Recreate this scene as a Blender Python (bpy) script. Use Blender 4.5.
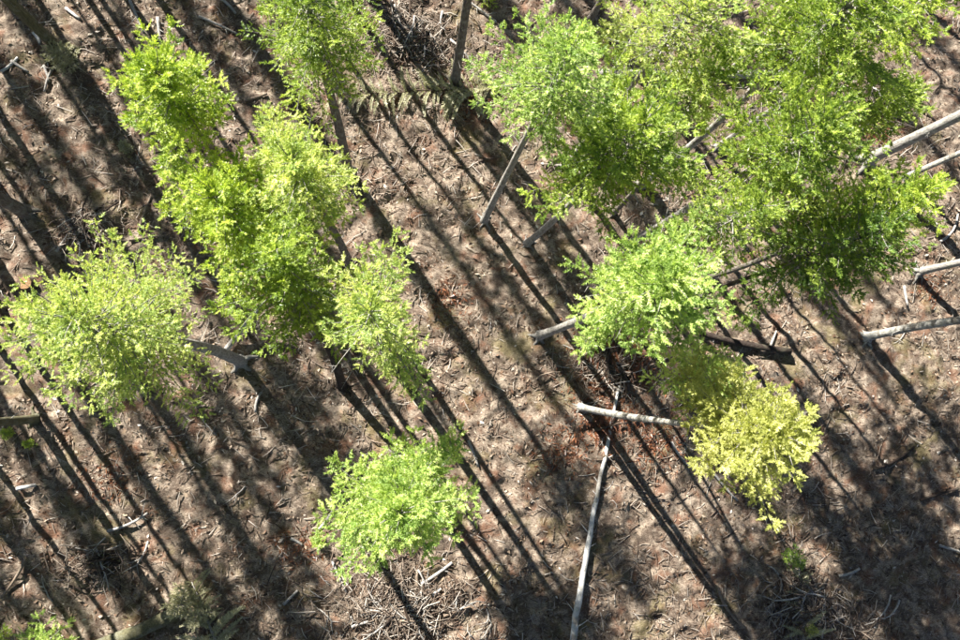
import bpy, math
import numpy as np
from mathutils import Vector, Matrix, Quaternion

for o in list(bpy.data.objects):
    bpy.data.objects.remove(o)
scene = bpy.context.scene
COL = scene.collection

# ------------------------------------------------------------------ camera
H = 32.0                      # drone height above the clearing
F = 640.0                     # focal length in photo pixels (960 wide)
NADIR = (405.0, 392.0)        # where the plumb line from the drone meets the ground
d_cam = Vector((NADIR[0] - 480, -(NADIR[1] - 320), -F)).normalized()
Q = d_cam.rotation_difference(Vector((0, 0, -1)))
RM = np.array(Q.to_matrix())
cam = bpy.data.cameras.new('camera')
cam.sensor_width = 36.0
cam.lens = F / 960.0 * 36.0
cam.clip_start = 0.1
cam.clip_end = 2000
cam_o = bpy.data.objects.new('camera', cam)
cam_o.location = (0, 0, H)
cam_o.rotation_mode = 'QUATERNION'
cam_o.rotation_quaternion = Q
COL.objects.link(cam_o)
scene.camera = cam_o

# ------------------------------------------------------------------ light
SUN_EL = math.radians(30.5)
SH_AZ = math.radians(34.0)                       # shadows fall towards (sin, -cos)
sh_dir = Vector((math.sin(SH_AZ), -math.cos(SH_AZ), 0))
to_sun = Vector((-sh_dir.x * math.cos(SUN_EL), -sh_dir.y * math.cos(SUN_EL), math.sin(SUN_EL)))
world = bpy.data.worlds.new('World')
scene.world = world
world.use_nodes = True
wn = world.node_tree
wn.nodes.clear()
sky = wn.nodes.new('ShaderNodeTexSky')
sky.sky_type = 'NISHITA'
sky.sun_disc = False
sky.sun_elevation = SUN_EL
sky.altitude = 400
sky.air_density = .38          # clear dry air
sky.dust_density = .3
sky.sun_rotation = math.atan2(to_sun.x, to_sun.y)
bg = wn.nodes.new('ShaderNodeBackground')
bg.inputs[1].default_value = 0.05
wo = wn.nodes.new('ShaderNodeOutputWorld')
wn.links.new(sky.outputs[0], bg.inputs[0])
wn.links.new(bg.outputs[0], wo.inputs[0])
sun = bpy.data.lights.new('sun', 'SUN')
sun.energy = 5.0
sun.angle = math.radians(0.55)
sun.color = (1.0, 0.955, 0.89)
sun_o = bpy.data.objects.new('sun', sun)
sun_o.rotation_euler = to_sun.to_track_quat('Z', 'Y').to_euler()
sun_o.location = (-20, 30, 60)
COL.objects.link(sun_o)
scene.view_settings.view_transform = 'Standard'
scene.view_settings.look = 'None'
scene.view_settings.exposure = 1.82
scene.view_settings.gamma = 1.0
scene.view_settings.use_curve_mapping = False
scene.cycles.max_bounces = 6
scene.cycles.transmission_bounces = 4
scene.cycles.diffuse_bounces = 2

# ------------------------------------------------------------------ helpers
rng = np.random.default_rng(7)


def px(x, y, z=0.0):
    """photo pixel -> point of the place at height z"""
    w = RM @ np.array([(x - 480) / F, -(y - 320) / F, -1.0])
    t = (z - H) / w[2]
    return np.array([w[0] * t, w[1] * t, z])


_tabs = [np.random.default_rng(100 + i).random((256, 256)) for i in range(8)]


def vn(x, y, sc, k):
    u = np.asarray(x, float) / sc + 1000.3
    v = np.asarray(y, float) / sc + 1000.7
    iu = np.floor(u).astype(int)
    iv = np.floor(v).astype(int)
    fu = u - iu
    fv = v - iv
    fu = fu * fu * (3 - 2 * fu)
    fv = fv * fv * (3 - 2 * fv)
    T = _tabs[k]
    a = T[iu % 256, iv % 256]
    b = T[(iu + 1) % 256, iv % 256]
    c = T[iu % 256, (iv + 1) % 256]
    d = T[(iu + 1) % 256, (iv + 1) % 256]
    return (a * (1 - fu) + b * fu) * (1 - fv) + (c * (1 - fu) + d * fu) * fv


MOUNDS = []   # (x, y, radius, height): earth and litter heaped under brush piles


def gz(x, y):
    x = np.asarray(x, float)
    y = np.asarray(y, float)
    z = .40 * (vn(x, y, 9.3, 0) - .5) + .16 * (vn(x, y, 2.3, 1) - .5)
    z = z + .34 * np.maximum(0, vn(x, y, .85, 2) - .45) + .16 * (vn(x, y, .42, 3) - .5)
    z = z + .085 * (vn(x, y, .21, 5) - .5)
    z = z - .7 * np.maximum(0, vn(x, y, 1.3, 4) - .76)
    for (mx, my, mr, mh) in MOUNDS:
        z = z + mh * np.exp(-((x - mx) ** 2 + (y - my) ** 2) / (mr * mr))
    return z


def G(p):
    return np.array([p[0], p[1], float(gz(p[0], p[1]))])


class MB:
    def __init__(self):
        self.v = []
        self.f = []
        self.n = 0

    def add(self, v, f):
        self.v.append(np.asarray(v, float))
        self.f.append([tuple(int(i) + self.n for i in q) for q in f])
        self.n += len(v)

    def tube(self, pts, rad, sides=8, cap=True, wob=0.0, r=None, ph=0.0):
        pts = np.asarray(pts, float)
        m = len(pts)
        tan = np.gradient(pts, axis=0)
        tan /= np.linalg.norm(tan, axis=1)[:, None] + 1e-9
        ref = np.array([0, 0, 1.0]) if abs(tan[0][2]) < .8 else np.array([1.0, 0, 0])
        vs = []
        for i in range(m):
            a = np.cross(tan[i], ref)
            a /= np.linalg.norm(a)
            b = np.cross(tan[i], a)
            for s in range(sides):
                th = 2 * math.pi * s / sides + ph
                rr = rad[i]
                if wob:
                    rr *= 1 + wob * (r.random() - .5) * 2
                vs.append(pts[i] + rr * (math.cos(th) * a + math.sin(th) * b))
        fs = []
        for i in range(m - 1):
            for s in range(sides):
                s2 = (s + 1) % sides
                fs.append((i * sides + s, i * sides + s2, (i + 1) * sides + s2, (i + 1) * sides + s))
        if cap:
            fs.append(tuple(range(sides - 1, -1, -1)))
            fs.append(tuple((m - 1) * sides + s for s in range(sides)))
        self.add(vs, fs)

    def mesh(self, name, mat, smooth=True):
        me = bpy.data.meshes.new(name)
        me.from_pydata(np.concatenate(self.v).tolist(), [], [q for g in self.f for q in g])
        me.materials.append(mat)
        if smooth:
            me.polygons.foreach_set('use_smooth', [True] * len(me.polygons))
        me.update()
        return me


def npmesh(name, verts, loops, nper, mat, attr=None, smooth=False):
    """fast mesh: all faces have nper corners"""
    me = bpy.data.meshes.new(name)
    verts = np.asarray(verts, np.float32)
    loops = np.asarray(loops, np.int32).ravel()
    nf = len(loops) // nper
    me.vertices.add(len(verts))
    me.vertices.foreach_set('co', verts.ravel())
    me.loops.add(len(loops))
    me.loops.foreach_set('vertex_index', loops)
    me.polygons.add(nf)
    me.polygons.foreach_set('loop_start', np.arange(nf, dtype=np.int32) * nper)
    if smooth:
        me.polygons.foreach_set('use_smooth', np.ones(nf, dtype=bool))
    if attr is not None:
        a = me.attributes.new('tint', 'FLOAT', 'POINT')
        a.data.foreach_set('value', np.asarray(attr, np.float32))
    me.materials.append(mat)
    me.update(calc_edges=True)
    me.validate()
    return me


def obj(name, me, parent=None, loc=(0, 0, 0)):
    o = bpy.data.objects.new(name, me)
    COL.objects.link(o)
    o.location = [float(c) for c in loc]
    if parent is not None:
        o.parent = parent
    return o


def tag(o, label, cat, group=None, kind=None):
    o['label'] = label
    if cat:
        o['category'] = cat
    if group:
        o['group'] = group
    if kind:
        o['kind'] = kind
    return o


# ------------------------------------------------------------------ materials
def mat_new(name):
    m = bpy.data.materials.new(name)
    m.use_nodes = True
    nt = m.node_tree
    nt.nodes.clear()
    out = nt.nodes.new('ShaderNodeOutputMaterial')
    return m, nt, out


def N(nt, kind, **kw):
    n = nt.nodes.new(kind)
    for k, v in kw.items():
        setattr(n, k, v)
    return n


def ramp(nt, src, stops):
    r = nt.nodes.new('ShaderNodeValToRGB')
    e = r.color_ramp.elements
    while len(e) < len(stops):
        e.new(.5)
    for i, (p, c) in enumerate(stops):
        e[i].position = p
        e[i].color = (c[0], c[1], c[2], 1)
    nt.links.new(src, r.inputs[0])
    return r.outputs[0]


def noise(nt, vec, scale, detail=4, rough=.6, dist=0.0):
    n = nt.nodes.new('ShaderNodeTexNoise')
    n.inputs['Scale'].default_value = scale
    n.inputs['Detail'].default_value = detail
    n.inputs['Roughness'].default_value = rough
    n.inputs['Distortion'].default_value = dist
    if vec is not None:
        nt.links.new(vec, n.inputs['Vector'])
    return n.outputs['Fac']


def mixc(nt, fac, a, b, mode='MIX'):
    m = nt.nodes.new('ShaderNodeMix')
    m.data_type = 'RGBA'
    m.blend_type = mode
    for s, v in ((m.inputs[0], fac), (m.inputs[6], a), (m.inputs[7], b)):
        if isinstance(v, (int, float)):
            s.default_value = v
        elif isinstance(v, tuple):
            s.default_value = (*v, 1)
        else:
            nt.links.new(v, s)
    return m.outputs[2]


def mth(nt, op, a, b):
    m = nt.nodes.new('ShaderNodeMath')
    m.operation = op
    m.use_clamp = op != 'ADD'
    for i, v in enumerate((a, b)):
        if isinstance(v, (int, float)):
            m.inputs[i].default_value = v
        else:
            nt.links.new(v, m.inputs[i])
    return m.outputs[0]


def foliage(name, stops, trans=.38, dead=.0):
    m, nt, out = mat_new(name)
    at = N(nt, 'ShaderNodeAttribute', attribute_name='tint')
    tc = N(nt, 'ShaderNodeTexCoord')
    big = noise(nt, tc.outputs['Object'], 1.6, 4, .7)
    f = mth(nt, 'MULTIPLY', at.outputs['Fac'], .62)
    g = mth(nt, 'MULTIPLY', big, .70)
    fac = mth(nt, 'ADD', f, g)
    fac2 = N(nt, 'ShaderNodeMath', operation='SUBTRACT')
    nt.links.new(fac, fac2.inputs[0])
    fac2.inputs[1].default_value = .12
    c = ramp(nt, fac2.outputs[0], stops)
    b = N(nt, 'ShaderNodeBsdfPrincipled')
    nt.links.new(c, b.inputs['Base Color'])
    b.inputs['Roughness'].default_value = .42
    b.inputs['Specular IOR Level'].default_value = .5
    t = N(nt, 'ShaderNodeBsdfTranslucent')
    tcol = mixc(nt, .55, c, (.95, 1.0, .45), 'MULTIPLY')
    tcol = mixc(nt, 1.0, tcol, (1.7, 1.7, 1.3), 'MULTIPLY')
    nt.links.new(tcol, t.inputs['Color'])
    ms = N(nt, 'ShaderNodeMixShader')
    ms.inputs[0].default_value = trans
    nt.links.new(b.outputs[0], ms.inputs[1])
    nt.links.new(t.outputs[0], ms.inputs[2])
    nt.links.new(ms.outputs[0], out.inputs[0])
    return m


FOL = {
    'yellow': foliage('foliage_yellow_green', [(.0, (0.066, 0.139, 0.016)), (.45, (0.306, 0.413, 0.061)), (.8, (0.552, 0.625, 0.119)), (1., (0.655, 0.747, 0.242))]),
    'green': foliage('foliage_green', [(.0, (0.044, 0.096, 0.014)), (.45, (0.191, 0.283, 0.045)), (.8, (0.449, 0.541, 0.100)), (1., (0.716, 0.772, 0.252))]),
    'pale': foliage('foliage_pale_green', [(.0, (0.086, 0.146, 0.036)), (.45, (0.324, 0.426, 0.111)), (.8, (0.638, 0.675, 0.214)), (1., (0.769, 0.780, 0.477))]),
    'dark': foliage('foliage_dark_green', [(.0, (0.036, 0.079, 0.017)), (.45, (0.100, 0.182, 0.030)), (.8, (0.252, 0.344, 0.055)), (1., (0.439, 0.511, 0.102))]),
    'gold': foliage('foliage_gold', [(.0, (0.116, 0.146, 0.030)), (.45, (0.392, 0.417, 0.115)), (.8, (0.605, 0.602, 0.216)), (1., (0.727, 0.700, 0.355))]),
    'fresh': foliage('foliage_fresh_green', [(.0, (0.069, 0.135, 0.022)), (.45, (0.283, 0.406, 0.097)), (.8, (0.589, 0.675, 0.224)), (1., (0.720, 0.779, 0.559))]),
    'grey': foliage('foliage_dying_grey_green', [(.0, (0.152, 0.152, 0.079)), (.45, (0.331, 0.317, 0.186)), (.8, (0.552, 0.529, 0.359)), (1., (0.718, 0.674, 0.517))], .2),
    'red': foliage('foliage_dead_rust', [(.0, (0.054, 0.022, 0.013)), (.45, (0.144, 0.055, 0.026)), (.8, (0.270, 0.105, 0.046)), (1., (0.378, 0.180, 0.094))], .2),
}


def bark(name, stops, lichen=.0, rings=False, sc=1.0):
    m, nt, out = mat_new(name)
    tc = N(nt, 'ShaderNodeTexCoord')
    mp = N(nt, 'ShaderNodeMapping')
    mp.inputs['Scale'].default_value = (1, 1, .22)
    nt.links.new(tc.outputs['Object'], mp.inputs[0])
    a = noise(nt, mp.outputs[0], 16 * sc, 6, .65)
    b2 = noise(nt, tc.outputs['Object'], 3.1 * sc, 4, .6)
    c = ramp(nt, a, stops)
    c = mixc(nt, mth(nt, 'MULTIPLY', ramp(nt, b2, [(.5, (0, 0, 0)), (.66, (1, 1, 1))]), lichen), c, (.42, .43, .37))
    if rings:
        mp2 = N(nt, 'ShaderNodeMapping')
        mp2.inputs['Scale'].default_value = (.25, .25, 1)
        nt.links.new(tc.outputs['Object'], mp2.inputs[0])
        rg = noise(nt, mp2.outputs[0], 3.4, 2, .6)
        c = mixc(nt, mth(nt, 'MULTIPLY', ramp(nt, rg, [(.50, (0, 0, 0)), (.58, (1, 1, 1))]), .75), c, (.16, .14, .11))
    st = noise(nt, tc.outputs['Object'], 1.5 * sc, 6, .72)
    c = mixc(nt, mth(nt, 'MULTIPLY', ramp(nt, st, [(.52, (0, 0, 0)), (.62, (1, 1, 1))]), .36 if lichen > .5 else .5), c, (.10, .092, .062))
    b = N(nt, 'ShaderNodeBsdfPrincipled')
    nt.links.new(c, b.inputs['Base Color'])
    b.inputs['Roughness'].default_value = .85
    b.inputs['Specular IOR Level'].default_value = .2
    bp = N(nt, 'ShaderNodeBump')
    bp.inputs['Strength'].default_value = 1.0
    bp.inputs['Distance'].default_value = .05
    nt.links.new(a, bp.inputs['Height'])
    nt.links.new(bp.outputs[0], b.inputs['Normal'])
    nt.links.new(b.outputs[0], out.inputs[0])
    return m


BARK = {
    'pale': bark('bark_pale_grey', [(.28, (.10, .088, .072)), (.48, (.27, .25, .22)), (.75, (.42, .40, .36))], .7),
    'ring': bark('bark_pale_ringed', [(.28, (.14, .125, .10)), (.48, (.34, .33, .29)), (.75, (.50, .49, .45))], .6, True),
    'grey': bark('bark_grey_brown', [(.28, (.055, .044, .034)), (.5, (.15, .128, .104)), (.78, (.26, .235, .20))], .35),
    'moss': bark('bark_mossy', [(.28, (.05, .046, .026)), (.5, (.12, .112, .06)), (.78, (.20, .185, .12))], .2),
    'dark': bark('wood_dark_and_shaded', [(.3, (.018, .013, .011)), (.6, (.05, .036, .028)), (.85, (.10, .075, .06))], .05),  # dark wood; also paints the shade on trunks deep under the crowns
    'bleach': bark('wood_bleached', [(.28, (.20, .18, .155)), (.5, (.40, .375, .34)), (.78, (.58, .56, .53))], .3, sc=1.5),
    'tan': bark('wood_tan', [(.28, (.12, .085, .058)), (.5, (.27, .205, .15)), (.78, (.42, .34, .26))], .1, sc=1.5),
    'brown': bark('wood_brown', [(.28, (.040, .027, .019)), (.5, (.105, .072, .051)), (.78, (.19, .14, .105))], .1, sc=1.5),
    'white': bark('birch_white', [(.25, (.20, .19, .17)), (.4, (.52, .51, .48)), (.78, (.70, .69, .66))], .3, True),
    'cut': bark('wood_cut_face', [(.3, (.22, .11, .05)), (.5, (.36, .22, .11)), (.78, (.48, .33, .19))], .0),
}


def ground_mat():
    m, nt, out = mat_new('forest_floor')
    tc = N(nt, 'ShaderNodeTexCoord')
    P = tc.outputs['Object']
    mp = N(nt, 'ShaderNodeMapping')          # fibrous litter, stretched two ways
    mp.inputs['Rotation'].default_value = (0, 0, .6)
    mp.inputs['Scale'].default_value = (1, 3.2, 1)
    nt.links.new(P, mp.inputs[0])
    mp2 = N(nt, 'ShaderNodeMapping')
    mp2.inputs['Rotation'].default_value = (0, 0, -.9)
    mp2.inputs['Scale'].default_value = (1, 3.6, 1)
    nt.links.new(P, mp2.inputs[0])
    f1 = noise(nt, mp.outputs[0], 7.5, 7, .76, .6)
    f2 = noise(nt, mp2.outputs[0], 10.5, 6, .75, .5)
    f3 = noise(nt, mp.outputs[0], 26, 5, .8, .8)
    f4 = noise(nt, mp2.outputs[0], 34, 4, .8, .8)
    fib = mth(nt, 'MULTIPLY', mth(nt, 'ADD', mth(nt, 'ADD', f1, f2), mth(nt, 'ADD', f3, f4)), .25)
    litter = ramp(nt, fib, [(.39, (.028, .021, .015)), (.455, (.150, .112, .082)), (.515, (.395, .318, .240)), (.60, (.72, .635, .52))])
    soil = ramp(nt, fib, [(.39, (.020, .014, .011)), (.465, (.080, .056, .041)), (.54, (.200, .154, .117)), (.62, (.40, .33, .262))])
    rust = ramp(nt, fib, [(.39, (.05, .020, .012)), (.5, (.19, .090, .052)), (.62, (.40, .24, .16))])
    moss = ramp(nt, fib, [(.39, (.040, .034, .012)), (.5, (.165, .140, .060)), (.62, (.36, .31, .16))])
    n1 = noise(nt, P, .42, 5, .62)
    n2 = noise(nt, P, .9, 5, .6, .4)
    mpn = N(nt, 'ShaderNodeMapping')
    mpn.inputs['Location'].default_value = (31, 17, 4)
    nt.links.new(P, mpn.inputs[0])
    n3 = noise(nt, mpn.outputs[0], .55, 4, .55)
    n4 = noise(nt, mpn.outputs[0], 1.7, 5, .65, .5)
    c = mixc(nt, ramp(nt, n4, [(.40, (0, 0, 0)), (.56, (1, 1, 1))]), litter, soil)
    c = mixc(nt, mth(nt, 'MULTIPLY', ramp(nt, n2, [(.53, (0, 0, 0)), (.64, (1, 1, 1))]), .65), c, rust)
    c = mixc(nt, mth(nt, 'MULTIPLY', ramp(nt, n3, [(.54, (0, 0, 0)), (.66, (1, 1, 1))]), .6), c, moss)
    dark = noise(nt, P, 11, 5, .7)
    c = mixc(nt, mth(nt, 'MULTIPLY', ramp(nt, dark, [(.30, (1, 1, 1)), (.42, (0, 0, 0))]), .8), c, (.03, .022, .017))
    b = N(nt, 'ShaderNodeBsdfPrincipled')
    nt.links.new(c, b.inputs['Base Color'])
    b.inputs['Roughness'].default_value = .95
    b.inputs['Specular IOR Level'].default_value = .12
    bp = N(nt, 'ShaderNodeBump')
    bp.inputs['Strength'].default_value = .9
    bp.inputs['Distance'].default_value = .07
    nt.links.new(fib, bp.inputs['Height'])
    nt.links.new(bp.outputs[0], b.inputs['Normal'])
    nt.links.new(b.outputs[0], out.inputs[0])
    return m


def litter_mat(name, stops):
    m, nt, out = mat_new(name)
    at = N(nt, 'ShaderNodeAttribute', attribute_name='tint')
    c = ramp(nt, at.outputs['Fac'], stops)
    b = N(nt, 'ShaderNodeBsdfPrincipled')
    nt.links.new(c, b.inputs['Base Color'])
    b.inputs['Roughness'].default_value = .8
    b.inputs['Specular IOR Level'].default_value = .25
    nt.links.new(b.outputs[0], out.inputs[0])
    return m


M_GROUND = ground_mat()
M_TWIG = litter_mat('twig_litter', [(0, (.045, .03, .022)), (.35, (.14, .10, .072)), (.7, (.31, .255, .20)), (1, (.58, .53, .46))])
M_CHIP = litter_mat('chip_litter', [(0, (.03, .021, .015)), (.3, (.11, .062, .036)), (.55, (.25, .18, .12)), (.85, (.38, .31, .235)), (1, (.62, .58, .52))])

# ------------------------------------------------------------------ ground
PILES = {   # name: photo centre, spread in m, number of branches
    'bottom': ((398, 606), 3.2, 58, 'in the tangled brush pile below the round bright green crown'),
    'top': ((412, 40), 2.7, 40, 'in the shaded brush pile beside the trunk at the top edge'),
    'corner': ((806, 610), 3.0, 46, 'in the brush pile around the dead sapling at the bottom right'),
    'rust': ((606, 370), 2.0, 30, 'in the rust red brush pile at the white log tip'),
    'hollow': ((96, 566), 1.5, 18, 'in the small dark brush heap at the lower left'),
    'edge': ((878, 100), 1.9, 22, 'in the half shaded brush below the top right crown'),
    'west': ((88, 228), 1.5, 16, 'in the brush above the wide pale crown on the left'),
}
for k, (c, s, n, t) in PILES.items():
    p = px(*c)
    MOUNDS.append((p[0], p[1], s * .62, .16 if k not in ('hollow', 'rust') else -.12))

xs = np.concatenate([[-420, -300, -200, -130, -90, -65, -50, -42, -36, -32, -29, -27], np.arange(-25, 38.01, .115), [40, 42, 45, 50, 58, 70, 95, 130, 200, 300, 420]])
ys = np.concatenate([[-420, -300, -200, -130, -90, -65, -45, -35, -28, -23, -20, -18.5], np.arange(-17, 27.01, .115), [29, 32, 36, 42, 50, 65, 95, 130, 200, 300, 420]])
X, Y = np.meshgrid(xs, ys, indexing='ij')
Z = gz(X, Y)
nx, ny = X.shape
idx = np.arange(nx * ny).reshape(nx, ny)
quads = np.stack([idx[:-1, :-1], idx[1:, :-1], idx[1:, 1:], idx[:-1, 1:]], -1).reshape(-1)
g = obj('ground', npmesh('ground', np.stack([X, Y, Z], -1).reshape(-1, 3), quads, 4, M_GROUND, smooth=True))
g['kind'] = 'structure'
g['label'] = 'brown forest floor of dry needles, soil and wood litter'


# ------------------------------------------------------------------ trees
def make_crown(name, seed, R, hc, style, nb=78, leaf=1.0, droop=.0, lobes=.28, dens=1.0, flat=1.0):
    """Crown round a straight stem, origin at the foot of the crown, z up.
    Returns the leaf mesh and the limb mesh."""
    r = np.random.default_rng(seed)
    SP, SF, SU, SS, ST = [], [], [], [], []
    limbs = MB()
    lob = r.random(3) * 6.28
    lam = r.random(3)
    for i in range(nb):
        t = min(.99, (i + r.random()) / nb)
        t = t ** 1.05
        az = (i % 6) * 1.0472 + (i // 6) * .7 + r.normal(0, .22)
        t = min(.99, (i // 6 + .2 + .35 * r.random()) / (nb / 6.0))
        prof = (1 - t) ** .72 * (.62 + .38 * min(1, t * 3.2)) * 1.12 + .10
        lo = 1 + lobes * (math.sin(2 * az + lob[0]) * lam[0] + math.sin(3 * az + lob[1] + 2 * t) * lam[1] + .6 * math.sin(5 * az + lob[2] + 5 * t) * lam[2])
        L = R * prof * lo * (.50 + .78 * r.random() ** .9)
        btint = r.normal(0, .20)
        dead = r.random() < (.10 if t < .45 else .0)
        L = max(.3, L)
        z0 = t * hc
        rise = math.tan(math.radians(-8 + 50 * t + r.normal(0, 7))) - droop
        d = np.array([math.cos(az), math.sin(az), 0])
        side = np.array([-d[1], d[0], 0])
        ns = max(3, int(L / .225 * dens))
        s = np.linspace(.16 + .05 * r.random(), 1, ns)
        bend = r.normal(0, .12) * L

        def at(q):
            q = np.asarray(q)[:, None]
            zz = L * (rise * q + (.16 + droop * .3) * (q - q * q) * 1.4 + .10 * q ** 3)
            return d * (L * q) + side * (bend * q * q) + np.array([0, 0, 1.0]) * (z0 + zz)
        pb = at(np.linspace(0, 1, 5))
        limbs.tube(pb, [.024 + .008 * L, .018 + .005 * L, .014, .010, .004], 4, False)
        pts = at(s)
        tang = at(s + .02) - at(s - .02)
        tang /= np.linalg.norm(tang, axis=1)[:, None]
        for j in range(ns):
            if dead:
                if j % 2:
                    e = pts[j] + (tang[j] * .6 + side * r.choice([-1, 1]) * .8) * (.15 + .3 * r.random()) * (1.1 - .5 * s[j])
                    limbs.tube([pts[j], e], [.012, .004], 3, False)
                continue
            w = (.15 + .235 * L) * (1.08 - .80 * s[j]) * (.55 + .75 * r.random()) * min(1, .45 + s[j])
            for sg in (-1, 1):
                if r.random() < .06:
                    continue
                ang = math.radians(52 + r.normal(0, 13))
                td = math.cos(ang) * tang[j] + math.sin(ang) * sg * side + np.array([0, 0, r.normal(-.03, .16)])
                td /= np.linalg.norm(td)
                nsp = max(2, int(w / .118 * dens))
                q = (np.arange(nsp) + .55 + .3 * r.random()) / nsp * w
                P = pts[j] + td * q[:, None] + r.normal(0, .035, (nsp, 3))
                P[:, 2] -= (.35 + droop) * q * q
                SP.append(P)
                SF.append(np.repeat(td[None], nsp, 0))
                ST.append(np.clip(btint + r.random() * .5 + .25 * r.random(nsp) + .15, 0, 1))
        if dead:
            continue
        SP.append(pts)
        SF.append(tang)
        ST.append(np.clip(btint + .3 + .5 * r.random(ns), 0, 1))
        tip = pts[-1:] + tang[-1:] * .06
        SP.append(tip)
        SF.append(tang[-1:])
        ST.append(np.array([.7]))
    # leader
    zt = np.linspace(hc * .86, hc * 1.06, 7)
    SP.append(np.stack([zt * 0, zt * 0, zt], 1))
    SF.append(np.repeat([[0.2, 0.1, 1.0]], 7, 0))
    ST.append(np.full(7, .7))
    SP = np.concatenate(SP)
    SF = np.concatenate(SF)
    ST = np.concatenate(ST)
    n = len(SP)
    SF = SF + r.normal(0, .22, (n, 3))
    SF /= np.linalg.norm(SF, axis=1)[:, None]
    U = np.array([0, 0, 1.0]) + r.normal(0, .36, (n, 3))
    S = np.cross(SF, U)
    S /= np.linalg.norm(S, axis=1)[:, None] + 1e-9
    U = np.cross(S, SF)
    size = leaf * (.75 + .5 * r.random(n))
    K = 24
    V = []
    T = []
    for k in range(K):
        a = .19 * (k + .5) / K
        th = (1 if k % 2 else -1) * (1.1 - .45 * k / K) + r.normal(0, .30, n)
        tilt = r.normal(.12, .42, n)
        dl = np.cos(th)[:, None] * SF + np.sin(th)[:, None] * S + tilt[:, None] * U
        dl /= np.linalg.norm(dl, axis=1)[:, None]
        sl = np.cross(dl, U)
        sl /= np.linalg.norm(sl, axis=1)[:, None] + 1e-9
        rt = r.normal(0, .45, n)[:, None]
        sl = sl * np.cos(rt) + np.cross(dl, sl) * np.sin(rt)
        b0 = SP + SF * (a * size)[:, None]
        ll = (.068 * (1.1 - .6 * k / K) * size * (.7 + .6 * r.random(n)))[:, None]
        wd = ll * .19
        V.append(np.stack([b0 + sl * wd, b0 + dl * ll, b0 - sl * wd], 1))
        T.append(np.repeat(np.clip(ST + r.normal(0, .14, n), 0, 1)[:, None], 3, 1))
    V = np.concatenate(V).reshape(-1, 3)
    V[:, 2] = V[:, 2] * flat
    T = np.concatenate(T).reshape(-1)
    me = npmesh(name + '_foliage', V, np.arange(len(V)), 3, FOL[style], T)
    lm = limbs.mesh(name + '_limbs', BARK['pale'])
    return me, lm


STUB = []
for i in range(3):
    rr = np.random.default_rng(50 + i)
    b = MB()
    Lb = 1.0
    q = np.linspace(0, 1, 5)
    pts = np.stack([q * Lb, .12 * rr.normal() * q ** 2, -.18 * q ** 2 + .1 * q], 1)
    b.tube(pts, [.030, .024, .018, .012, .005], 5)
    for k in range(2):
        a = pts[2 + k]
        e = a + np.array([.28, (.22 if k else -.22), -.05])
        b.tube([a, (a + e) / 2 + [0, 0, .02], e], [.012, .009, .004], 4)
    STUB.append(b.mesh('branch_stub', BARK['bleach']))

ROOT = []
for i in range(3):
    rr = np.random.default_rng(90 + i)
    b = MB()
    b.tube([(.25, 0, 1.5), (.75, .05, .75), (1.5, .1 * rr.normal(), .22), (2.5, .4 * rr.normal(), -.10), (3.6, .5 * rr.normal(), -.55)], [.55, .50, .38, .26, .12], 7, True, .1, rr)
    ROOT.append(b)
CROWNS = []
ROOTM = {}


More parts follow.
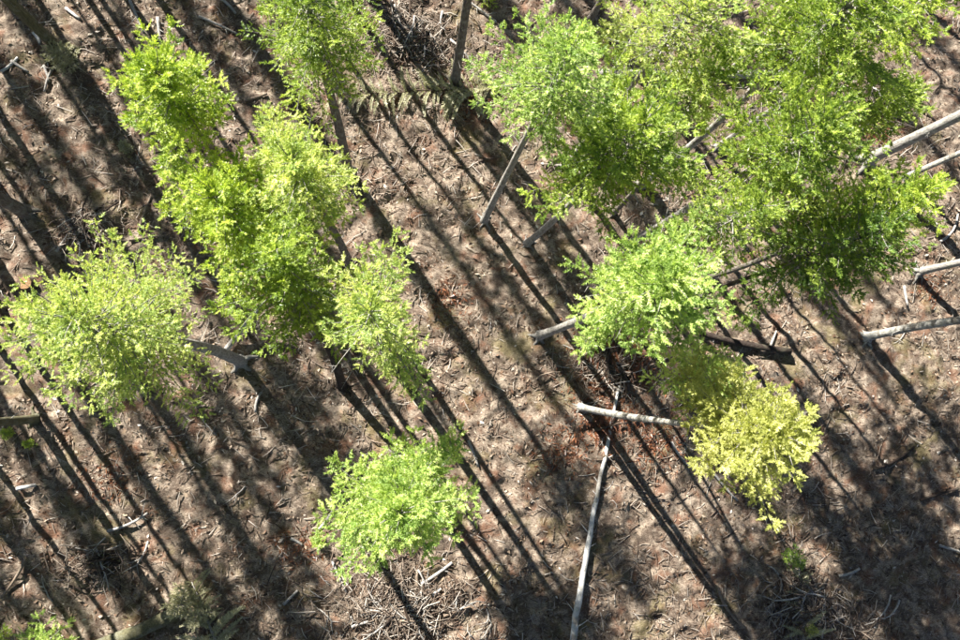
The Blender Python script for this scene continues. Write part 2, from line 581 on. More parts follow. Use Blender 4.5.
def make_tree(base, crownpx, rpx, hc, style, dia_px, bk, label, seed, zc=None, share=None, nb=78, leaf=1.0, droop=0., ell=(1, 1), stubs=9, dens=1.0, group=None, name='conifer_tree', lobes=.28, flat=1.0, roots=5):
    r = np.random.default_rng(seed)
    B = G(px(*base))
    r0 = math.hypot(base[0] - NADIR[0], base[1] - NADIR[1])
    rc = math.hypot(crownpx[0] - NADIR[0], crownpx[1] - NADIR[1])
    if zc is None:
        zc = min(14.5, max(10.5, H * (1 - r0 / rc))) if rc > 60 else 13.0
    C = px(crownpx[0], crownpx[1], zc)
    R = rpx / (F / (H - zc))
    zb = zc - hc * .42
    root = bpy.data.objects.new(name, None)
    COL.objects.link(root)
    root.location = B.tolist()
    root.empty_display_size = .3
    c_rel = C - B
    lean = c_rel[:2] / c_rel[2]
    axis = Vector((lean[0] * .7, lean[1] * .7, 1)).normalized()
    A = Vector(c_rel.tolist()) - axis * (hc * .42)          # foot of the crown
    # trunk: from the ground to the foot of the crown, on through it
    n = 13
    q = np.array([0, .02, .045, .09] + list(np.linspace(.16, 1, n - 4)))[:, None]
    mid = np.array(A) * .5 + np.append(r.normal(0, .28, 2), 0)
    P = (1 - q) ** 2 * np.array([0, 0, -.15]) + 2 * q * (1 - q) * mid + q * q * np.array(A)
    top = np.array([np.array(A + axis * (hc * k)) for k in (.25, .5, .75, .98)])
    P = np.concatenate([P, top])
    rb = dia_px / 2 / (F / H)
    zz = np.concatenate([q.ravel() * .62, [.72, .82, .92, 1.0]])
    rad = rb * (1 - zz) ** .75 * .95 + .012
    rad[0] *= 1.5
    rad[1] *= 1.25
    rad[2] *= 1.08
    b = MB()
    b.tube(P, rad, 12, True, .09, r)
    tr = obj('trunk', b.mesh('trunk', BARK[bk]), root)
    for k in range(roots):
        if bk not in ROOTM:
            ROOTM[bk] = [q_.mesh('root', BARK[bk]) for q_ in ROOT]
        o = obj('root', ROOTM[bk][k % 3], tr)
        o.rotation_euler = (0, 0, 6.283 * (k + .6 * r.random()) / max(1, roots))
        s = rb * (.75 + .4 * r.random())
        o.scale = (s, s, s * (.8 + .3 * r.random()))
    if share is None:
        me, lm = make_crown('crown', seed + 1, R, hc, style, nb, leaf, droop, dens=dens, lobes=lobes, flat=flat)
        CROWNS.append((me, lm, R, hc))
        sc = (ell[0], ell[1], 1)
    else:
        me, lm, R0, h0 = CROWNS[share]
        sc = (R / R0, R / R0, hc / h0)
    cr = obj('crown', me, root, A)
    cr.rotation_euler = axis.to_track_quat('Z', 'Y').to_euler()
    if share is not None:
        cr.rotation_euler.rotate_axis('Z', r.random() * 6.28)
    cr.scale = sc
    l2 = obj('limbs', lm, cr)
    l2['kind'] = 'stuff'
    for k in range(stubs):
        f = 4.0 + (n - 5.2) * r.random()
        i0 = int(f)
        p = P[i0] * (1 - (f - i0)) + P[i0 + 1] * (f - i0)
        o = obj('dead_branch', STUB[k % 3], tr, p)
        o.rotation_euler = (r.normal(0, .25), r.normal(.1, .25), r.random() * 6.28)
        s = .22 + .7 * r.random() ** 1.6
        o.scale = (s, s, s)
    tag(root, label, 'tree', group)
    return root


TREES = [
    # base, crown, radius px, crown height m, style, trunk px, bark, label, kwargs
    ((272, 226), (176, 98), 48, 3.4, 'yellow', 8, 'grey', 'small yellow green conifer crown alone at the upper left', dict(leaf=1.25, nb=66)),
    ((347, 168), (312, 22), 72, 6.0, 'green', 10, 'grey', 'green conifer cut off by the top edge, its long grey trunk bare below', dict(leaf=1.0)),
    ((303, 285), (236, 216), 58, 4.8, 'yellow', 9, 'grey', 'bright yellow green conifer crown at the middle of the left cluster', dict(leaf=1.2)),
    ((352, 268), (306, 186), 51, 5.0, 'pale', 8, 'grey', 'pale feathery conifer on the right of the bright yellow green crown', dict(leaf=1.05, droop=.15)),
    ((341, 386), (297, 288), 54, 7.2, 'green', 9, 'dark', 'mid green conifer below the bright yellow green crown, its lower side in shade', dict(leaf=1.1, zc=12)),  # dark bark puts the shade on this trunk into its colour
    ((391, 362), (374, 322), 59, 4.8, 'pale', 9, 'grey', 'thin light green conifer crown left of the open ground', dict(leaf=.95, nb=54, droop=.12)),
    ((241, 362), (117, 330), 75, 5.4, 'pale', 11, 'pale', 'wide round pale green conifer at the left with a bare grey trunk', dict(leaf=.82, nb=120, lobes=.16)),
    ((403, 456), (401, 500), 62, 4.8, 'pale', 9, 'grey', 'round fresh green conifer at the bottom middle, above the brush pile', dict(leaf=1.2, nb=80, st='fresh')),
    ((484, 221), (551, 88), 63, 5.4, 'pale', 7, 'pale', 'light feathery conifer left of the right cluster, leaning on a thin pale trunk', dict(leaf=1.05, droop=.18, st='fresh')),
    ((526, 244), (618, 152), 71, 5.2, 'green', 7, 'pale', 'mid green conifer in front of the right cluster with a slim pale trunk', dict(leaf=1.25)),
    ((538, 336), (645, 291), 69, 4.6, 'pale', 9, 'pale', 'bright green spreading conifer just above the rust red brush pile', dict(leaf=1.3, nb=74, st='fresh')),
    ((580, 407), (746, 430), 57, 4.2, 'gold', 7, 'ring', 'golden yellow conifer with a curved pale ringed trunk', dict(leaf=1.25, nb=76)),
    ((646, 379), (704, 380), 44, 3.0, 'fresh', 3, 'dark', 'small darker green conifer half hidden behind the golden crown', dict(zc=9.5, nb=50, leaf=1.1)),
    ((566, 168), (672, 36), 76, 5.4, 'pale', 8, 'pale', 'feathery conifer with bare grey twigs at the top of the right cluster', dict(leaf=1.0, droop=.22, nb=66, stubs=9)),
    ((640, 186), (818, 32), 90, 5.6, 'green', 8, 'ring', 'broad green conifer touching the top edge at the upper right', dict(leaf=1.15, nb=104, stubs=8)),
    ((624, 246), (784, 150), 74, 5.4, 'green', 9, 'pale', 'green conifer in the middle of the right cluster', dict(leaf=1.2, nb=90)),
    ((690, 282), (868, 212), 52, 5.6, 'yellow', 6, 'grey', 'yellow topped conifer on the right edge of the right cluster', dict(leaf=1.2, nb=70)),
    ((676, 304), (826, 250), 66, 6.6, 'dark', 5, 'dark', 'dark green conifer hanging lowest in the right cluster', dict(leaf=1.15, nb=80)),  # trunk coloured dark to stand for the shade between the crowns
    ((598, 282), (728, 222), 50, 4.8, 'green', 7, 'grey', 'sparse conifer with brownish twigs between the green crowns', dict(leaf=1.0, nb=52, droop=.2, stubs=9)),
    ((700, 228), (868, 118), 36, 4.4, 'green', 6, 'grey', 'slender conifer whose crown fills the right rim of the cluster above the yellow top', dict(leaf=1.15, nb=52)),
    ((612, 214), (694, 98), 40, 4.2, 'fresh', 5, 'grey', 'little fresh crown in the gap beside the ringed trunk in the right cluster', dict(leaf=1.1, nb=46)),
    ((590, 116), (712, -78), 40, 5.0, 'green', 6, 'pale', 'slim pale trunk running off the top edge through the feathery crown', dict(share=9)),
    ((664, 140), (838, -34), 36, 5.0, 'green', 5, 'pale', 'slim trunk behind the broad green crown at the top edge', dict(share=9)),
    ((716, 148), (900, 16), 46, 4.6, 'yellow', 7, 'pale', 'small bright conifer at the upper right beside the top edge', dict(leaf=1.15, nb=56)),
]
for i, (b_, c_, rp, hc, st, dia, bk, lab, kw) in enumerate(TREES):
    kw = dict(kw)
    kw['nb'] = int(kw.get('nb', 78) * (1.25 if c_[0] > 560 and c_[1] < 260 else 1.5))
    st = kw.pop('st', st)
    make_tree(b_, c_, rp * 1.06, hc * .76, st, dia, bk, lab, 1000 + 17 * i, **kw)


def out(b, k=1.75):
    return (NADIR[0] + (b[0] - NADIR[0]) * k, NADIR[1] + (b[1] - NADIR[1]) * k)


EDGE = [
    ((866, 160), 80, 13, 'pale', 'thick pale trunk leaving through the right edge, uppermost of four', 15),
    ((905, 177), 60, 6, 'ring', 'thin white trunk just under the thick pale one at the right edge', 14),
    ((914, 273), 66, 8, 'pale', 'pale trunk at the right edge beside the lowest part of the cluster', 9),
    ((862, 338), 74, 9, 'ring', 'long pale trunk lying across the right edge, lowest of four', 11),
    ((455, 83), 70, 10, 'grey', 'brown trunk crossing the shaded brush pile at the top edge', 9),
    ((64, 54), 70, 11, 'moss', 'mossy grey trunk at the upper left corner', 10),
    ((28, 213), 62, 12, 'grey', 'dark trunk at the left edge above the wide pale crown', 6),
    ((37, 419), 70, 8, 'moss', 'slim mossy trunk at the left edge below the wide pale crown', 7),
]
for i, (b_, rp, dia, bk, lab, sh) in enumerate(EDGE):
    make_tree(b_, out(b_), rp, 5.4, 'green', dia, bk, lab, 3000 + 11 * i, zc=13.5, share=sh, stubs=8)

# neighbours of the same stand, out of the picture; those above and to the left cast shadows into it
AROUND = [(23, -98), (40, -90), (-52, -12), (340, -14), (355, -22), (-12, 292), (-20, 322), (-4, 262), (-38, 420),
          (-20, 80), (-12, 170), (-34, 215), (250, -330), (330, -290), (560, -30), (590, 20), (575, -70)]
CLEAR = [(70, 240, -320, -215), (150, 312, -170, 60), (-130, -45, 40, 215), (440, 530, -110, -35), (620, 710, -90, 20), (-140, -60, 240, 330), (-210, -150, 180, 270)]
NARROW = [(244, -48), (282, -40), (180, -70), (120, -60)]
AROUND = NARROW + AROUND
ra = np.random.default_rng(321)


def stand(xr, yr, keep, jit):
    for gx in xr:
        for gy in yr:
            c_ = (gx + ra.normal(0, jit), gy + ra.normal(0, jit))
            if ra.random() > keep or any(a < c_[0] < b and c < c_[1] < d for a, b, c, d in CLEAR):
                continue
            if -40 < c_[0] < 1000 and -50 < c_[1] < 690:
                continue
            if any(math.hypot(c_[0] - q[0], c_[1] - q[1]) < 26 for q in AROUND):
                continue
            AROUND.append(c_)


stand(range(-420, 980, 82), range(-470, -45, 82), .60, 18)
stand(range(-420, -30, 82), range(-30, 470, 86), .42, 18)
stand(range(-250, 1250, 105), (725, 820, 915), .8, 24)      # unseen trees below and to the right, added to screen off the sky
stand((1035, 1130, 1225), range(20, 700, 105), .8, 22)
for i, b_ in enumerate(AROUND):
    rs = np.random.default_rng(500 + i)
    make_tree(b_, out(b_, 1.7), (23 + 9 * rs.random()) * (.8 if i < 4 else 1), (5.4 + 1.8 * rs.random()) * (1.25 if i < 4 else 1), 'green', 5.5 + 3 * rs.random(), 'grey',
              'conifer of the surrounding stand, outside the picture, unseen, shading the clearing', 5000 + 13 * i, zc=13.2,
              share=[6, 9, 10, 14, 15, 1, 7][i % 7], stubs=2, roots=0, group='conifers around the clearing')


# ------------------------------------------------------------------ fallen wood
def log_obj(name, pa, pb, wa, wb, bk, label, cat, bow=.0, twigs=0, seed=0, group=None, za=None, zb=None, rings=9, wob=.06):
    """a log or branch lying from photo point pa to pb; widths in photo px"""
    r = np.random.default_rng(9000 + seed)
    a = G(px(*pa))
    c = G(px(*pb))
    ra = wa / 2 / 20.
    rb_ = wb / 2 / 20.
    q = np.linspace(0, 1, rings)[:, None]
    P = a * (1 - q) + c * q
    dxy = (c - a)[:2]
    Ln = np.linalg.norm(dxy)
    nrm = np.array([-dxy[1], dxy[0], 0]) / Ln
    P = P + nrm * (bow * Ln * (4 * q * (1 - q))) + nrm * (r.normal(0, .0016 * Ln, (rings, 1)))
    rad = (ra * (1 - q) + rb_ * q).ravel()
    gr = gz(P[:, 0], P[:, 1])
    line = np.linspace(gr[0], gr[-1], rings)
    lift = max(0.0, float(np.max((gr - line)))) * .5
    P[:, 2] = line + lift + rad * .75 + .02
    if za is not None:
        P[:, 2] += np.linspace(za, zb, rings)
    o0 = P[rings // 2].copy()
    o0[2] = min(P[:, 2])
    P = P - o0
    b = MB()
    b.tube(P, rad, 10 if wa > 5 else 6, True, wob, r)
    root = obj(name, None, None, o0) if twigs else None
    if twigs:
        root.empty_display_size = .2
        obj('stem', b.mesh('stem', BARK[bk]), root)
        for k in range(twigs):
            i = int(r.integers(1, rings - 1))
            s = -1 if k % 2 else 1
            tb = MB()
            l = (.35 + .6 * r.random()) * min(1.2, .25 * Ln + .3)
            dd = (P[i + 1] - P[i]) / np.linalg.norm(P[i + 1] - P[i])
            e = dd * l * .6 + nrm * s * l * .7 + np.array([0, 0, .12 * r.random()])
            rr = min(.03, rad[i] * .45)
            tb.tube([np.zeros(3), e * .5 + nrm * .04 * r.normal(), e], [rr, rr * .7, rr * .25], 5)
            obj('side_twig', tb.mesh('side_twig', BARK[bk]), root, P[i])
        o = root
    else:
        o = obj(name, b.mesh(name, BARK[bk]), None, o0)
    return tag(o, label, cat, group)


log_obj('fallen_log', (568, 652), (619, 386), 7.2, 2.6, 'white', 'long white birch log lying bottom to middle, thin at its upper end', 'log', .012, 7, 1, rings=22, wob=.08)
log_obj('fallen_log', (697, 333), (786, 352), 6, 7, 'dark', 'dark log on the bare ground under the right cluster', 'log', -.02, 2, 2)
log_obj('fallen_log', (598, 74), (796, 78), 7, 9, 'bleach', 'pale log lying level under the top of the right cluster', 'log', .0, 4, 3)
log_obj('fallen_log', (92, 646), (186, 606), 12, 12, 'moss', 'mossy log beside the dying grey bough at the lower left', 'log', -.03, 0, 4)
log_obj('leaning_pole', (226, 352), (268, 308), 6, 4, 'bleach', 'pale pole propped at a slant beside the bare grey trunk', 'pole', .0, 0, 5, za=0, zb=1.2)
log_obj('log_piece', (611, 52), (624, 37), 9, 9, 'tan', 'short pale log piece under the twigs of the feathery crown', 'log', 0, 0, 6)
STICKS = [
    ((131, 2), (145, 34), 3, 2, 'bleach', 'straight grey stick in shade above the small yellow crown'),
    ((158, 18), (161, 54), 5, 4, 'bleach', 'thick short pale stick touching the small yellow crown'),
    ((66, 8), (81, 20), 5, 3, 'white', 'white splintered chunk between two trunk shadows at the top left'),
    ((4, 74), (20, 59), 3, 3, 'white', 'white stick crossing a trunk shadow at the left edge'),
    ((14, 63), (30, 73), 4, 2, 'bleach', 'pale split piece just right of the white stick'),
    ((54, 68), (45, 92), 3, 2, 'bleach', 'slanting pale stick of the crossed pair at the upper left'),
    ((45, 66), (50, 82), 3, 2, 'bleach', 'shorter pale stick of the crossed pair at the upper left'),
    ((36, 35), (43, 47), 6, 4, 'white', 'broad white splinter beside the mossy corner trunk'),
    ((57, 252), (82, 214), 3, 2, 'bleach', 'long pale stick pointing at the top of the wide pale crown'),
    ((66, 220), (86, 210), 3, 3, 'bleach', 'pale stick crossing the long one above the wide pale crown'),
    ((140, 232), (152, 196), 4, 2, 'tan', 'forked tan branch between the wide pale crown and the yellow crown'),
    ((131, 241), (168, 236), 4, 2, 'tan', 'bent tan branch along the upper rim of the wide pale crown'),
    ((20, 488), (40, 484), 6, 4, 'white', 'bright white chunk of wood left of the three trunk shadows'),
    ((318, 530), (333, 510), 3, 3, 'bleach', 'grey stick at the left rim of the round fresh green crown'),
    ((332, 560), (347, 591), 3, 2, 'bleach', 'thin pale stick left of the bottom brush pile'),
    ((291, 538), (303, 545), 3, 2, 'bleach', 'tiny white stick on the striped ground left of the fresh green crown'),
    ((672, 442), (694, 470), 3, 2, 'bleach', 'upper pale branch running down from the golden crown'),
    ((706, 462), (738, 501), 4, 2, 'bleach', 'lower pale branch ending under the golden crown'),
    ((716, 584), (744, 627), 4, 3, 'tan', 'pale tan stick left of the dead sapling'),
    ((839, 576), (858, 568), 4, 5, 'bleach', 'short pale stub across a trunk shadow right of the dead sapling'),
    ((817, 587), (826, 576), 5, 5, 'tan', 'stubby tan piece on the upper rim of the corner brush pile'),
    ((851, 612), (858, 598), 7, 5, 'tan', 'upright tan splinter at the right of the corner brush pile'),
    ((870, 468), (912, 446), 4, 3, 'dark', 'dark crooked branch in shade at the right, upper of two'),
    ((918, 500), (955, 488), 4, 4, 'dark', 'dark crooked branch near the right edge, lower of two'),
    ((938, 545), (960, 552), 4, 3, 'bleach', 'pale branch cut by the right edge'),
    ((880, 66), (934, 122), 4, 3, 'tan', 'long tan branch curving down towards the thick pale trunk'),
    ((938, 242), (957, 214), 3, 2, 'bleach', 'pale stick beside the right edge above the pale trunk'),
    ((903, 286), (904, 306), 4, 3, 'bleach', 'upright white stick under the lowest part of the right cluster'),
    ((768, 347), (775, 331), 3, 2, 'bleach', 'small white stick just above the dark log end'),
    ((393, 574), (408, 646), 4, 3, 'bleach', 'longest pale pole in the bottom brush pile, running off the bottom edge'),
    ((417, 568), (426, 612), 5, 4, 'tan', 'straight tan pole right of the longest one in the bottom brush pile'),
    ((421, 583), (452, 562), 4, 5, 'bleach', 'slanting grey pole at the upper right of the bottom brush pile'),
    ((374, 607), (404, 617), 4, 3, 'bleach', 'grey pole crossing the longest one in the bottom brush pile'),
    ((362, 614), (384, 594), 3, 4, 'bleach', 'grey pole at the left of the bottom brush pile, leaning right'),
    ((352, 626), (375, 620), 4, 4, 'bleach', 'pale blue grey stub at the lower left of the bottom brush pile'),
    ((432, 594), (441, 588), 6, 5, 'white', 'bright split piece at the right of the bottom brush pile'),
    ((443, 614), (470, 606), 7, 3, 'tan', 'pale tan splinters at the right end of the bottom brush pile'),
    ((620, 381), (659, 362), 3, 2, 'tan', 'curved pale branch at the right of the rust red brush pile'),
    ((576, 384), (604, 408), 3, 3, 'tan', 'pale branch on the left of the rust red brush pile'),
    ((602, 384), (622, 391), 3, 2, 'bleach', 'short pale branch reaching the white log tip'),
    ((478, 162), (501, 158), 4, 3, 'brown', 'dark brown stick left of the light feathery crown'),
    ((466, 2), (496, 24), 3, 3, 'bleach', 'straight silver stick right of the brown trunk at the top edge'),
    ((398, 5), (412, 26), 5, 6, 'tan', 'pale tan piece in the top brush pile'),
    ((468, 440), (478, 466), 3, 2, 'bleach', 'thin pale stick on the open sunny ground right of the fresh crown'),
    ((448, 572), (462, 592), 3, 2, 'brown', 'brown stick right of the bottom brush pile, in the crown shadow'),
    ((538, 490), (556, 512), 3, 2, 'brown', 'brown forked twig left of the white log'),
    ((222, 0), (236, 14), 4, 3, 'bleach', 'grey stick at the top edge left of the green conifer'),
    ((200, 18), (238, 34), 3, 2, 'bleach', 'grey stick on the sunny ground at the top left of the green conifer'),
    ((244, 100), (268, 96), 3, 4, 'tan', 'tan stick between the small yellow crown and the green conifer'),
    ((256, 412), (262, 392), 3, 2, 'bleach', 'thin white stick right of the bare grey trunk'),
    ((30, 556), (4, 596), 3, 2, 'tan', 'tan stick near the lower left edge'),
    ((110, 530), (150, 512), 3, 2, 'bleach', 'pale stick crossing the three trunk shadows at the lower left'),
    ((284, 604), (298, 590), 3, 2, 'bleach', 'curved pale twig in the striped shade right of the grey bough'),
]
for i, (a, c, wa, wb, bk, lab) in enumerate(STICKS):
    ln = math.hypot(a[0] - c[0], a[1] - c[1])
    log_obj('fallen_branch' if ln > 22 else 'stick', a, c, min(wa, 2.4 + wa * .18), min(wb, 2 + wb * .18), bk, lab, 'branch' if ln > 22 else 'stick', rng.normal(0, .05), 2 if ln > 34 else 0, 40 + i, rings=7)

# generic branches, shared meshes
BR = {}
for bk in ('bleach', 'tan', 'brown', 'dark'):
    BR[bk] = []
    for k in range(4):
        r = np.random.default_rng(700 + k + len(BR) * 10)
        b = MB()
        q = np.linspace(-.5, .5, 6)
        P = np.stack([q, r.normal(0, .045) * (q * q * 4 - 1) + r.normal(0, .014, 6), .06 * (1 - 4 * q * q)], 1)
        b.tube(P, np.array([.020, .018, .016, .013, .010, .005]), 5, True, .1, r)
        for j in range(2):
            a = P[2 + j]
            e = a + np.array([.20 + .1 * r.random(), (.16 if (j + k) % 2 else -.16) * (.6 + r.random()), .05])
            b.tube([a, (a + e) / 2 + [0, .015, .01], e], [.010, .007, .003], 4)
        BR[bk].append(b.mesh('branch', BARK[bk]))


def scatter_branch(p, length, yaw, bk, lift, label, group, r, fat=1.0):
    x, y = p[0], p[1]
    dx, dy = math.cos(yaw) * length / 2, math.sin(yaw) * length / 2
    z1 = float(gz(x - dx, y - dy))
    z2 = float(gz(x + dx, y + dy))
    zm = float(gz(x, y))
    pitch = -math.atan2(z2 - z1, length) + r.normal(0, .10 if lift else .02)
    o = obj('fallen_branch', BR[bk][int(r.integers(4))], None, (x, y, max(zm, (z1 + z2) / 2) + lift + .01))
    o.rotation_euler = (r.normal(0, .5), pitch, yaw)
    o.scale = (length, length * .8, fat * (.8 + .5 * length))
    o.scale = (length, fat * (.55 + .5 * length), fat * (.55 + .5 * length))
    return tag(o, label, 'branch', group)


for k, (c, s, n, where) in PILES.items():
    r = np.random.default_rng(abs(hash(len(k) * 131 + int(c[0]))) % 100000)
    ctr = px(*c)
    for i in range(n):
        th = r.random() * 6.28
        rad = s * min(1.5, abs(r.normal(0, .62)))
        p = ctr[:2] + rad * np.array([math.cos(th), math.sin(th) * .75])
        bk = ['bleach', 'tan', 'brown', 'brown', 'dark', 'bleach'][int(r.integers(6))]
        nm = {'bleach': 'weathered grey', 'tan': 'tan', 'brown': 'brown', 'dark': 'blackened'}[bk]
        scatter_branch(p, .7 + 1.5 * r.random() ** 1.5, r.random() * 6.28, bk, .02 + .30 * r.random() * max(0, 1 - rad / s), nm + ' branch ' + where,
                       nm + ' branches ' + where, r, 1.5 + .9 * r.random())

# loose branches strewn over the open ground
r = np.random.default_rng(77)
for i in range(110):
    u, v = r.random() * 960, r.random() * 640
    p = px(u, v)
    bk = ['bleach', 'tan', 'bleach', 'brown'][int(r.integers(4))]
    half = ('left' if u < 320 else 'middle' if u < 640 else 'right')
    nm = {'bleach': 'weathered grey', 'tan': 'tan', 'brown': 'brown'}[bk]
    scatter_branch(p, .55 + .9 * r.random() ** 2, r.random() * 6.28, bk, .0, 'loose ' + nm + ' twig on the ground in the %s third' % half,
                   'loose %s twigs, %s third' % (nm, half), r, 1.35)

# ------------------------------------------------------------------ small growth
sm, sl = make_crown('sapling', 4242, .62, .9, 'fresh', nb=26, leaf=.85)


def sapling(p, s, label, mat=None, tilt=0., seed=0, height=.35):
    P = G(px(*p))
    root = obj('sapling', None, None, P)
    root.empty_display_size = .2
    b = MB()
    b.tube([(0, 0, -.08), (.01, 0, height * s * .6), (0, .0, height * s + .75 * s)], [.035 * s + .01, .025 * s + .008, .006], 6)
    obj('stem', b.mesh('stem', BARK['grey']), root)
    me = sm
    if mat:
        me = sm.copy()
        me.materials[0] = FOL[mat]
    c = obj('crown', me, root, (0, 0, height * s))
    c.scale = (s, s, s)
    c.rotation_euler = (tilt, tilt * .5, seed * 1.7)
    l = obj('limbs', sl, c)
    l['kind'] = 'stuff'
    tag(root, label, 'sapling')


sapling((58, 634), 1.75, 'low green sapling cut by the bottom edge near the lower left', 'fresh', 0, 1)
sapling((3, 632), 1.3, 'yellow green sapling in the bottom left corner', 'yellow', 0, 2)
sapling((487, 2), .9, 'small yellow green sapling at the top edge', 'yellow', 0, 3)
sapling((782, 552), .85, 'thin dark green sapling under the golden crown', 'dark', .2, 4, .8)
sapling((72, 68), 1.2, 'shaded dark sapling at the foot of the mossy corner trunk', 'grey', 0, 5)
sapling((12, 433), .45, 'bright little sprig under the slim mossy trunk', 'yellow', 0, 6)
sapling((34, 443), .38, 'tiny yellow sprig right of the bright little sprig', 'yellow', 0, 7)
sapling((318, 538), .5, 'tiny green sprig at the lower left rim of the fresh crown', 'yellow', 0, 8)
sapling((805, 626), .5, 'pale leafy sprig in the corner brush pile', 'gold', 0, 9)
sapling((128, 150), .55, 'grey green sprig in shade left of the small yellow crown', 'grey', 0, 10)


# felled saplings and boughs with ribs of fronds
def frond_mesh(seed, mat):
    r = np.random.default_rng(seed)
    m = 24
    q = np.linspace(0, 1, m + 1)
    ctr = np.stack([q, .35 * q * q, .34 * q - .36 * q * q], 1)
    V = []
    T = []
    for i in range(m):
        tone = .25 + .6 * r.random()
        wmax = .13 * math.sin(math.pi * min(1, .18 + .8 * q[i])) + .03
        for s in (-1, 1):
            for h in range(4):
                a = ctr[i] + (ctr[i + 1] - ctr[i]) * r.random()
                dl = (ctr[i + 1] - ctr[i]) * m * .8 + np.array([0, s * (.4 + .6 * r.random()), r.normal(.25, .4)])
                dl /= np.linalg.norm(dl)
                sd = np.cross(dl, [r.normal(0, .4), 0, 1])
                sd /= np.linalg.norm(sd)
                l = wmax * (.6 + .6 * r.random())
                w = .011
                V += [a - sd * w, a + dl * l * .6 + sd * w, a + dl * l, a + dl * l * .6 - sd * w]
                T += [min(1, max(0, tone + r.normal(0, .15)))] * 4
    for i in range(m):       # rachis
        w = .014 * (1 - q[i] * .7)
        for up in (np.array([0, w, 0]), np.array([0, 0, w])):
            V += [ctr[i] - up, ctr[i + 1] - up, ctr[i + 1] + up, ctr[i] + up]
            T += [.95] * 4
    return npmesh('frond', np.array(V), np.arange(len(V)), 4, mat, T)


def felled(name, pa, pb, n, flen, fmat, bk, wid, label, seed, curl=1):
    r = np.random.default_rng(seed)
    a = G(px(*pa))
    c = G(px(*pb))
    L = np.linalg.norm((c - a)[:2])
    m = (a + c) / 2
    root = obj(name, None, None, (m[0], m[1], min(a[2], c[2])))
    root.empty_display_size = .2
    o0 = np.array(root.location)
    q = np.linspace(0, 1, 9)[:, None]
    P = a * (1 - q) + c * q - o0
    P[:, 2] += .20
    P[:, :2] += r.normal(0, .03, (9, 2))
    b = MB()
    b.tube(P, np.linspace(wid / 40, wid / 140, 9), 7, True, .05, r)
    obj('stem', b.mesh('stem', BARK[bk]), root)
    fm = [frond_mesh(seed + j, FOL[fmat]) for j in range(3)]
    yaw = math.atan2(c[1] - a[1], c[0] - a[0])
    for i in range(n):
        f = (i + .5 + .4 * (r.random() - .5)) / n
        p = P[0] * (1 - f) + P[-1] * f
        s = 1 if i % 2 else -1
        fo = obj('frond', fm[i % 3], root, p)
        fo.rotation_euler = (r.normal(0, .25), r.normal(-.10, .12), yaw + s * (.85 + r.normal(0, .33)))
        l = flen * (.45 + .8 * r.random()) * (1.1 - .6 * f)
        fo.scale = (l, l * s * curl, l)
    return tag(root, label, 'fallen sapling')


felled('felled_sapling', (498, 90), (336, 97), 60, 1.6, 'grey', 'brown', 2.5, 'felled grey green sapling with drooping fronds lying below the top brush pile', 61)
felled('felled_bough', (222, 646), (194, 580), 24, 1.5, 'grey', 'bleach', 3, 'dying pale grey green bough at the end of the mossy log', 62)
felled('dead_sapling', (801, 640), (796, 562), 34, 1.1, 'grey', 'bleach', 4, 'dead grey sapling lying upright in the picture in the corner brush', 63)
felled('dead_bough', (617, 350), (588, 360), 18, .9, 'red', 'brown', 4, 'rust red dead bough beneath the bright green spreading crown', 64)
felled('dead_bough', (646, 356), (628, 372), 16, .8, 'red', 'brown', 4, 'rust red dead bough at the right of the rust brush pile', 65)
felled('dead_bough', (602, 392), (590, 374), 14, .7, 'red', 'brown', 4, 'rust red dead bough just above the curved pale ringed trunk', 66)
felled('dead_bough', (592, 430), (640, 418), 16, .9, 'red', 'brown', 4, 'brown dead bough below the curved pale ringed trunk', 67)

sapling((186, 592), 1.15, 'pale grey green tuft at the upper end of the dying bough', 'grey', .3, 11, .1)
sapling((208, 606), 1.0, 'pale grey green tuft on the right of the dying bough', 'grey', -.3, 12, .1)

# cut stumps
for i, (p, rr, hh, lab) in enumerate([((28, 284), .34, .34, 'small cut stump touching the left rim of the wide pale crown')]):
    r = np.random.default_rng(80 + i)
    root = obj('tree_stump', None, None, G(px(*p)))
    root.empty_display_size = .2
    b = MB()
    b.tube([(0, 0, -.12), (0, 0, .05), (.01, 0, hh * .6), (.02, 0, hh)], [rr * 1.35, rr * 1.08, rr, rr * .97], 14, True, .06, r)
    obj('bark', b.mesh('bark', BARK['brown']), root)
    b = MB()
    b.tube([(.02, 0, hh - .02), (.02, 0, hh + .012)], [rr * .88, rr * .86], 14, True, .03, r)
    obj('cut_face', b.mesh('cut_face', BARK['cut'], False), root)
    tag(root, lab, 'stump')

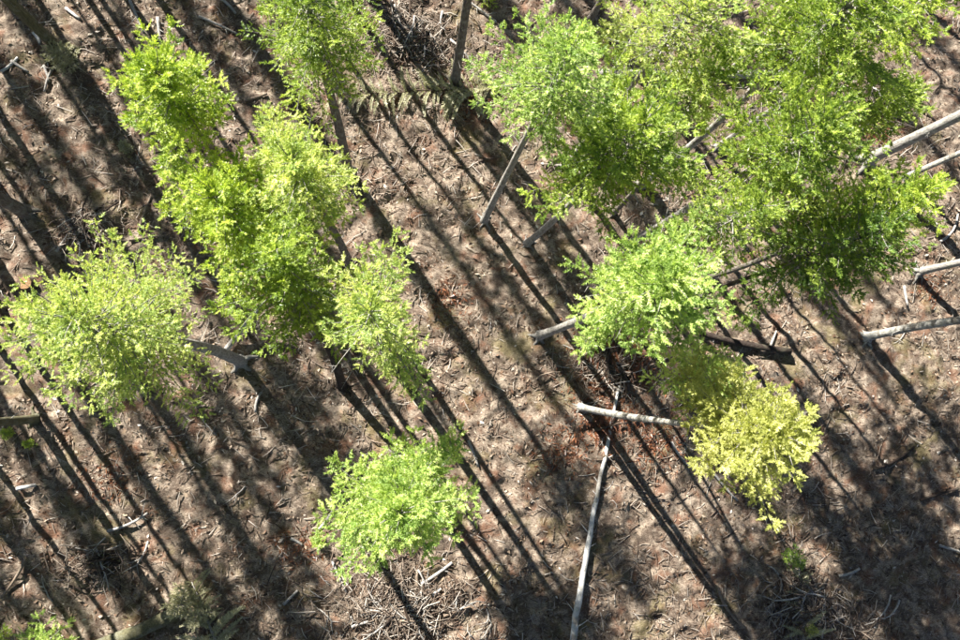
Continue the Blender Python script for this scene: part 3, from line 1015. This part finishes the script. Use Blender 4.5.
# ------------------------------------------------------------------ litter nobody could count
def twig_mesh(name, u, v, L, rad, lift, r, seg_bend=.055):
    n = len(u)
    yaw = r.random(n) * 6.283
    dx, dy = np.cos(yaw) * L / 2, np.sin(yaw) * L / 2
    bendv = r.normal(0, seg_bend, n) * L
    A = np.stack([u - dx, v - dy, gz(u - dx, v - dy) + rad + lift * r.random(n)], 1)
    C = np.stack([u + dx, v + dy, gz(u + dx, v + dy) + rad + lift * r.random(n)], 1)
    Mi = (A + C) / 2 + np.stack([-np.sin(yaw) * bendv, np.cos(yaw) * bendv, .015 + 0 * yaw], 1)
    Mi[:, 2] = np.maximum(Mi[:, 2], gz(Mi[:, 0], Mi[:, 1]) + rad)
    S = np.stack([-np.sin(yaw), np.cos(yaw), 0 * yaw], 1)
    UP = np.array([0, 0, 1.0])
    V = []
    for P, f in ((A, 1.0), (Mi, .9), (C, .45)):
        for k in range(3):
            th = 2.094 * k + .5
            V.append(P + (math.cos(th) * S + math.sin(th) * UP) * (rad * f)[:, None])
    V = np.stack(V, 1).reshape(-1, 3)
    Fq = []
    for i in range(2):
        for k in range(3):
            Fq.append([i * 3 + k, i * 3 + (k + 1) % 3, i * 3 + 3 + (k + 1) % 3, i * 3 + 3 + k])
    loops = (np.arange(n)[:, None, None] * 9 + np.array(Fq)[None]).reshape(-1)
    return npmesh(name, V, loops, 4, M_TWIG, np.repeat(np.clip(r.beta(1.6, 1.6, n), 0, 1), 9))


r = np.random.default_rng(5)
n = 50000
u = r.random(n) * 63 - 25
v = r.random(n) * 43 - 16.5
keep = vn(u, v, 2.6, 6) * .6 + vn(u, v, .9, 7) * .4 + r.normal(0, .12, n) > .44
u, v = u[keep], v[keep]
n = len(u)
L = .12 + .75 * r.random(n) ** 3
tw = obj('twig_litter', twig_mesh('twig_litter', u, v, L, .007 + .010 * r.random(n) + .014 * L, .06, r))
tag(tw, 'dry broken twigs and needles strewn all over the ground', 'twigs', kind='stuff')
for k, (c, s_, nb_, where) in PILES.items():
    n = int(165 * s_ * s_)
    ctr = px(*c)
    th = r.random(n) * 6.283
    rr = s_ * np.abs(r.normal(0, .55, n)) * (1 + .4 * np.sin(2 * th + s_) + .25 * np.sin(5 * th))
    L = .25 + 1.1 * r.random(n) ** 2
    o = obj('brush_twigs', twig_mesh('brush_twigs', ctr[0] + rr * np.cos(th), ctr[1] + rr * np.sin(th) * .8, L, .008 + .015 * L * (.5 + r.random(n)), .38, r, .08))
    tag(o, 'fine tangled twigs ' + where, 'twigs', kind='stuff')

n = 115000
u = r.random(n) * 63 - 25
v = r.random(n) * 43 - 16.5
keep = vn(u, v, 1.6, 3) * .6 + vn(u, v, .6, 1) * .4 + r.normal(0, .12, n) > .42
u, v = u[keep], v[keep]
n = len(u)
l = .025 + .13 * r.random(n) ** 2.6
w = l * (.18 + .4 * r.random(n))
yaw = r.random(n) * 6.283
P = np.stack([u, v, gz(u, v) + .012 + .03 * r.random(n)], 1)
D = np.stack([np.cos(yaw), np.sin(yaw), r.normal(0, .3, n)], 1)
Sd = np.stack([-np.sin(yaw), np.cos(yaw), r.normal(0, .35, n)], 1)
V = np.stack([P - D * l[:, None], P + Sd * w[:, None], P + D * l[:, None], P - Sd * w[:, None]], 1).reshape(-1, 3)
ch = obj('bark_chips', npmesh('bark_chips', V, np.arange(4 * n), 4, M_CHIP, np.repeat(np.clip(r.beta(1.7, 1.7, n), 0, 1), 4)))
tag(ch, 'small bark chips and dead leaves scattered on the soil', 'bark chips', kind='stuff')

n = 5000
cen = [(606, 368, 2.0), (640, 360, 1.3), (600, 420, 1.5), (660, 440, 1.5), (560, 450, 1.2), (470, 95, 1.3), (300, 545, .9), (110, 480, .9), (450, 300, .9), (930, 290, .8), (880, 130, 1.3)]
wt = np.array([c[2] ** 2 for c in cen])
wi = r.choice(len(cen), n, p=wt / wt.sum())
C0 = np.array([px(c[0], c[1])[:2] for c in cen])[wi]
sd = np.array([c[2] for c in cen])[wi][:, None] * .6
uv = C0 + r.normal(0, 1, (n, 2)) * sd
l = .05 + .12 * r.random(n)
w = l * (.10 + .16 * r.random(n))
yaw = r.random(n) * 6.283
P = np.stack([uv[:, 0], uv[:, 1], gz(uv[:, 0], uv[:, 1]) + .02 + .06 * r.random(n)], 1)
D = np.stack([np.cos(yaw), np.sin(yaw), r.normal(0, .4, n)], 1)
Sd = np.stack([-np.sin(yaw), np.cos(yaw), r.normal(0, .5, n)], 1)
V = np.stack([P - D * l[:, None], P + Sd * w[:, None], P + D * l[:, None], P - Sd * w[:, None]], 1).reshape(-1, 3)
rn = obj('dead_needles', npmesh('dead_needles', V, np.arange(4 * n), 4, FOL['red'], np.repeat(r.random(n), 4)))
tag(rn, 'rust red dead needles shed in patches on the ground', 'needles', kind='stuff')
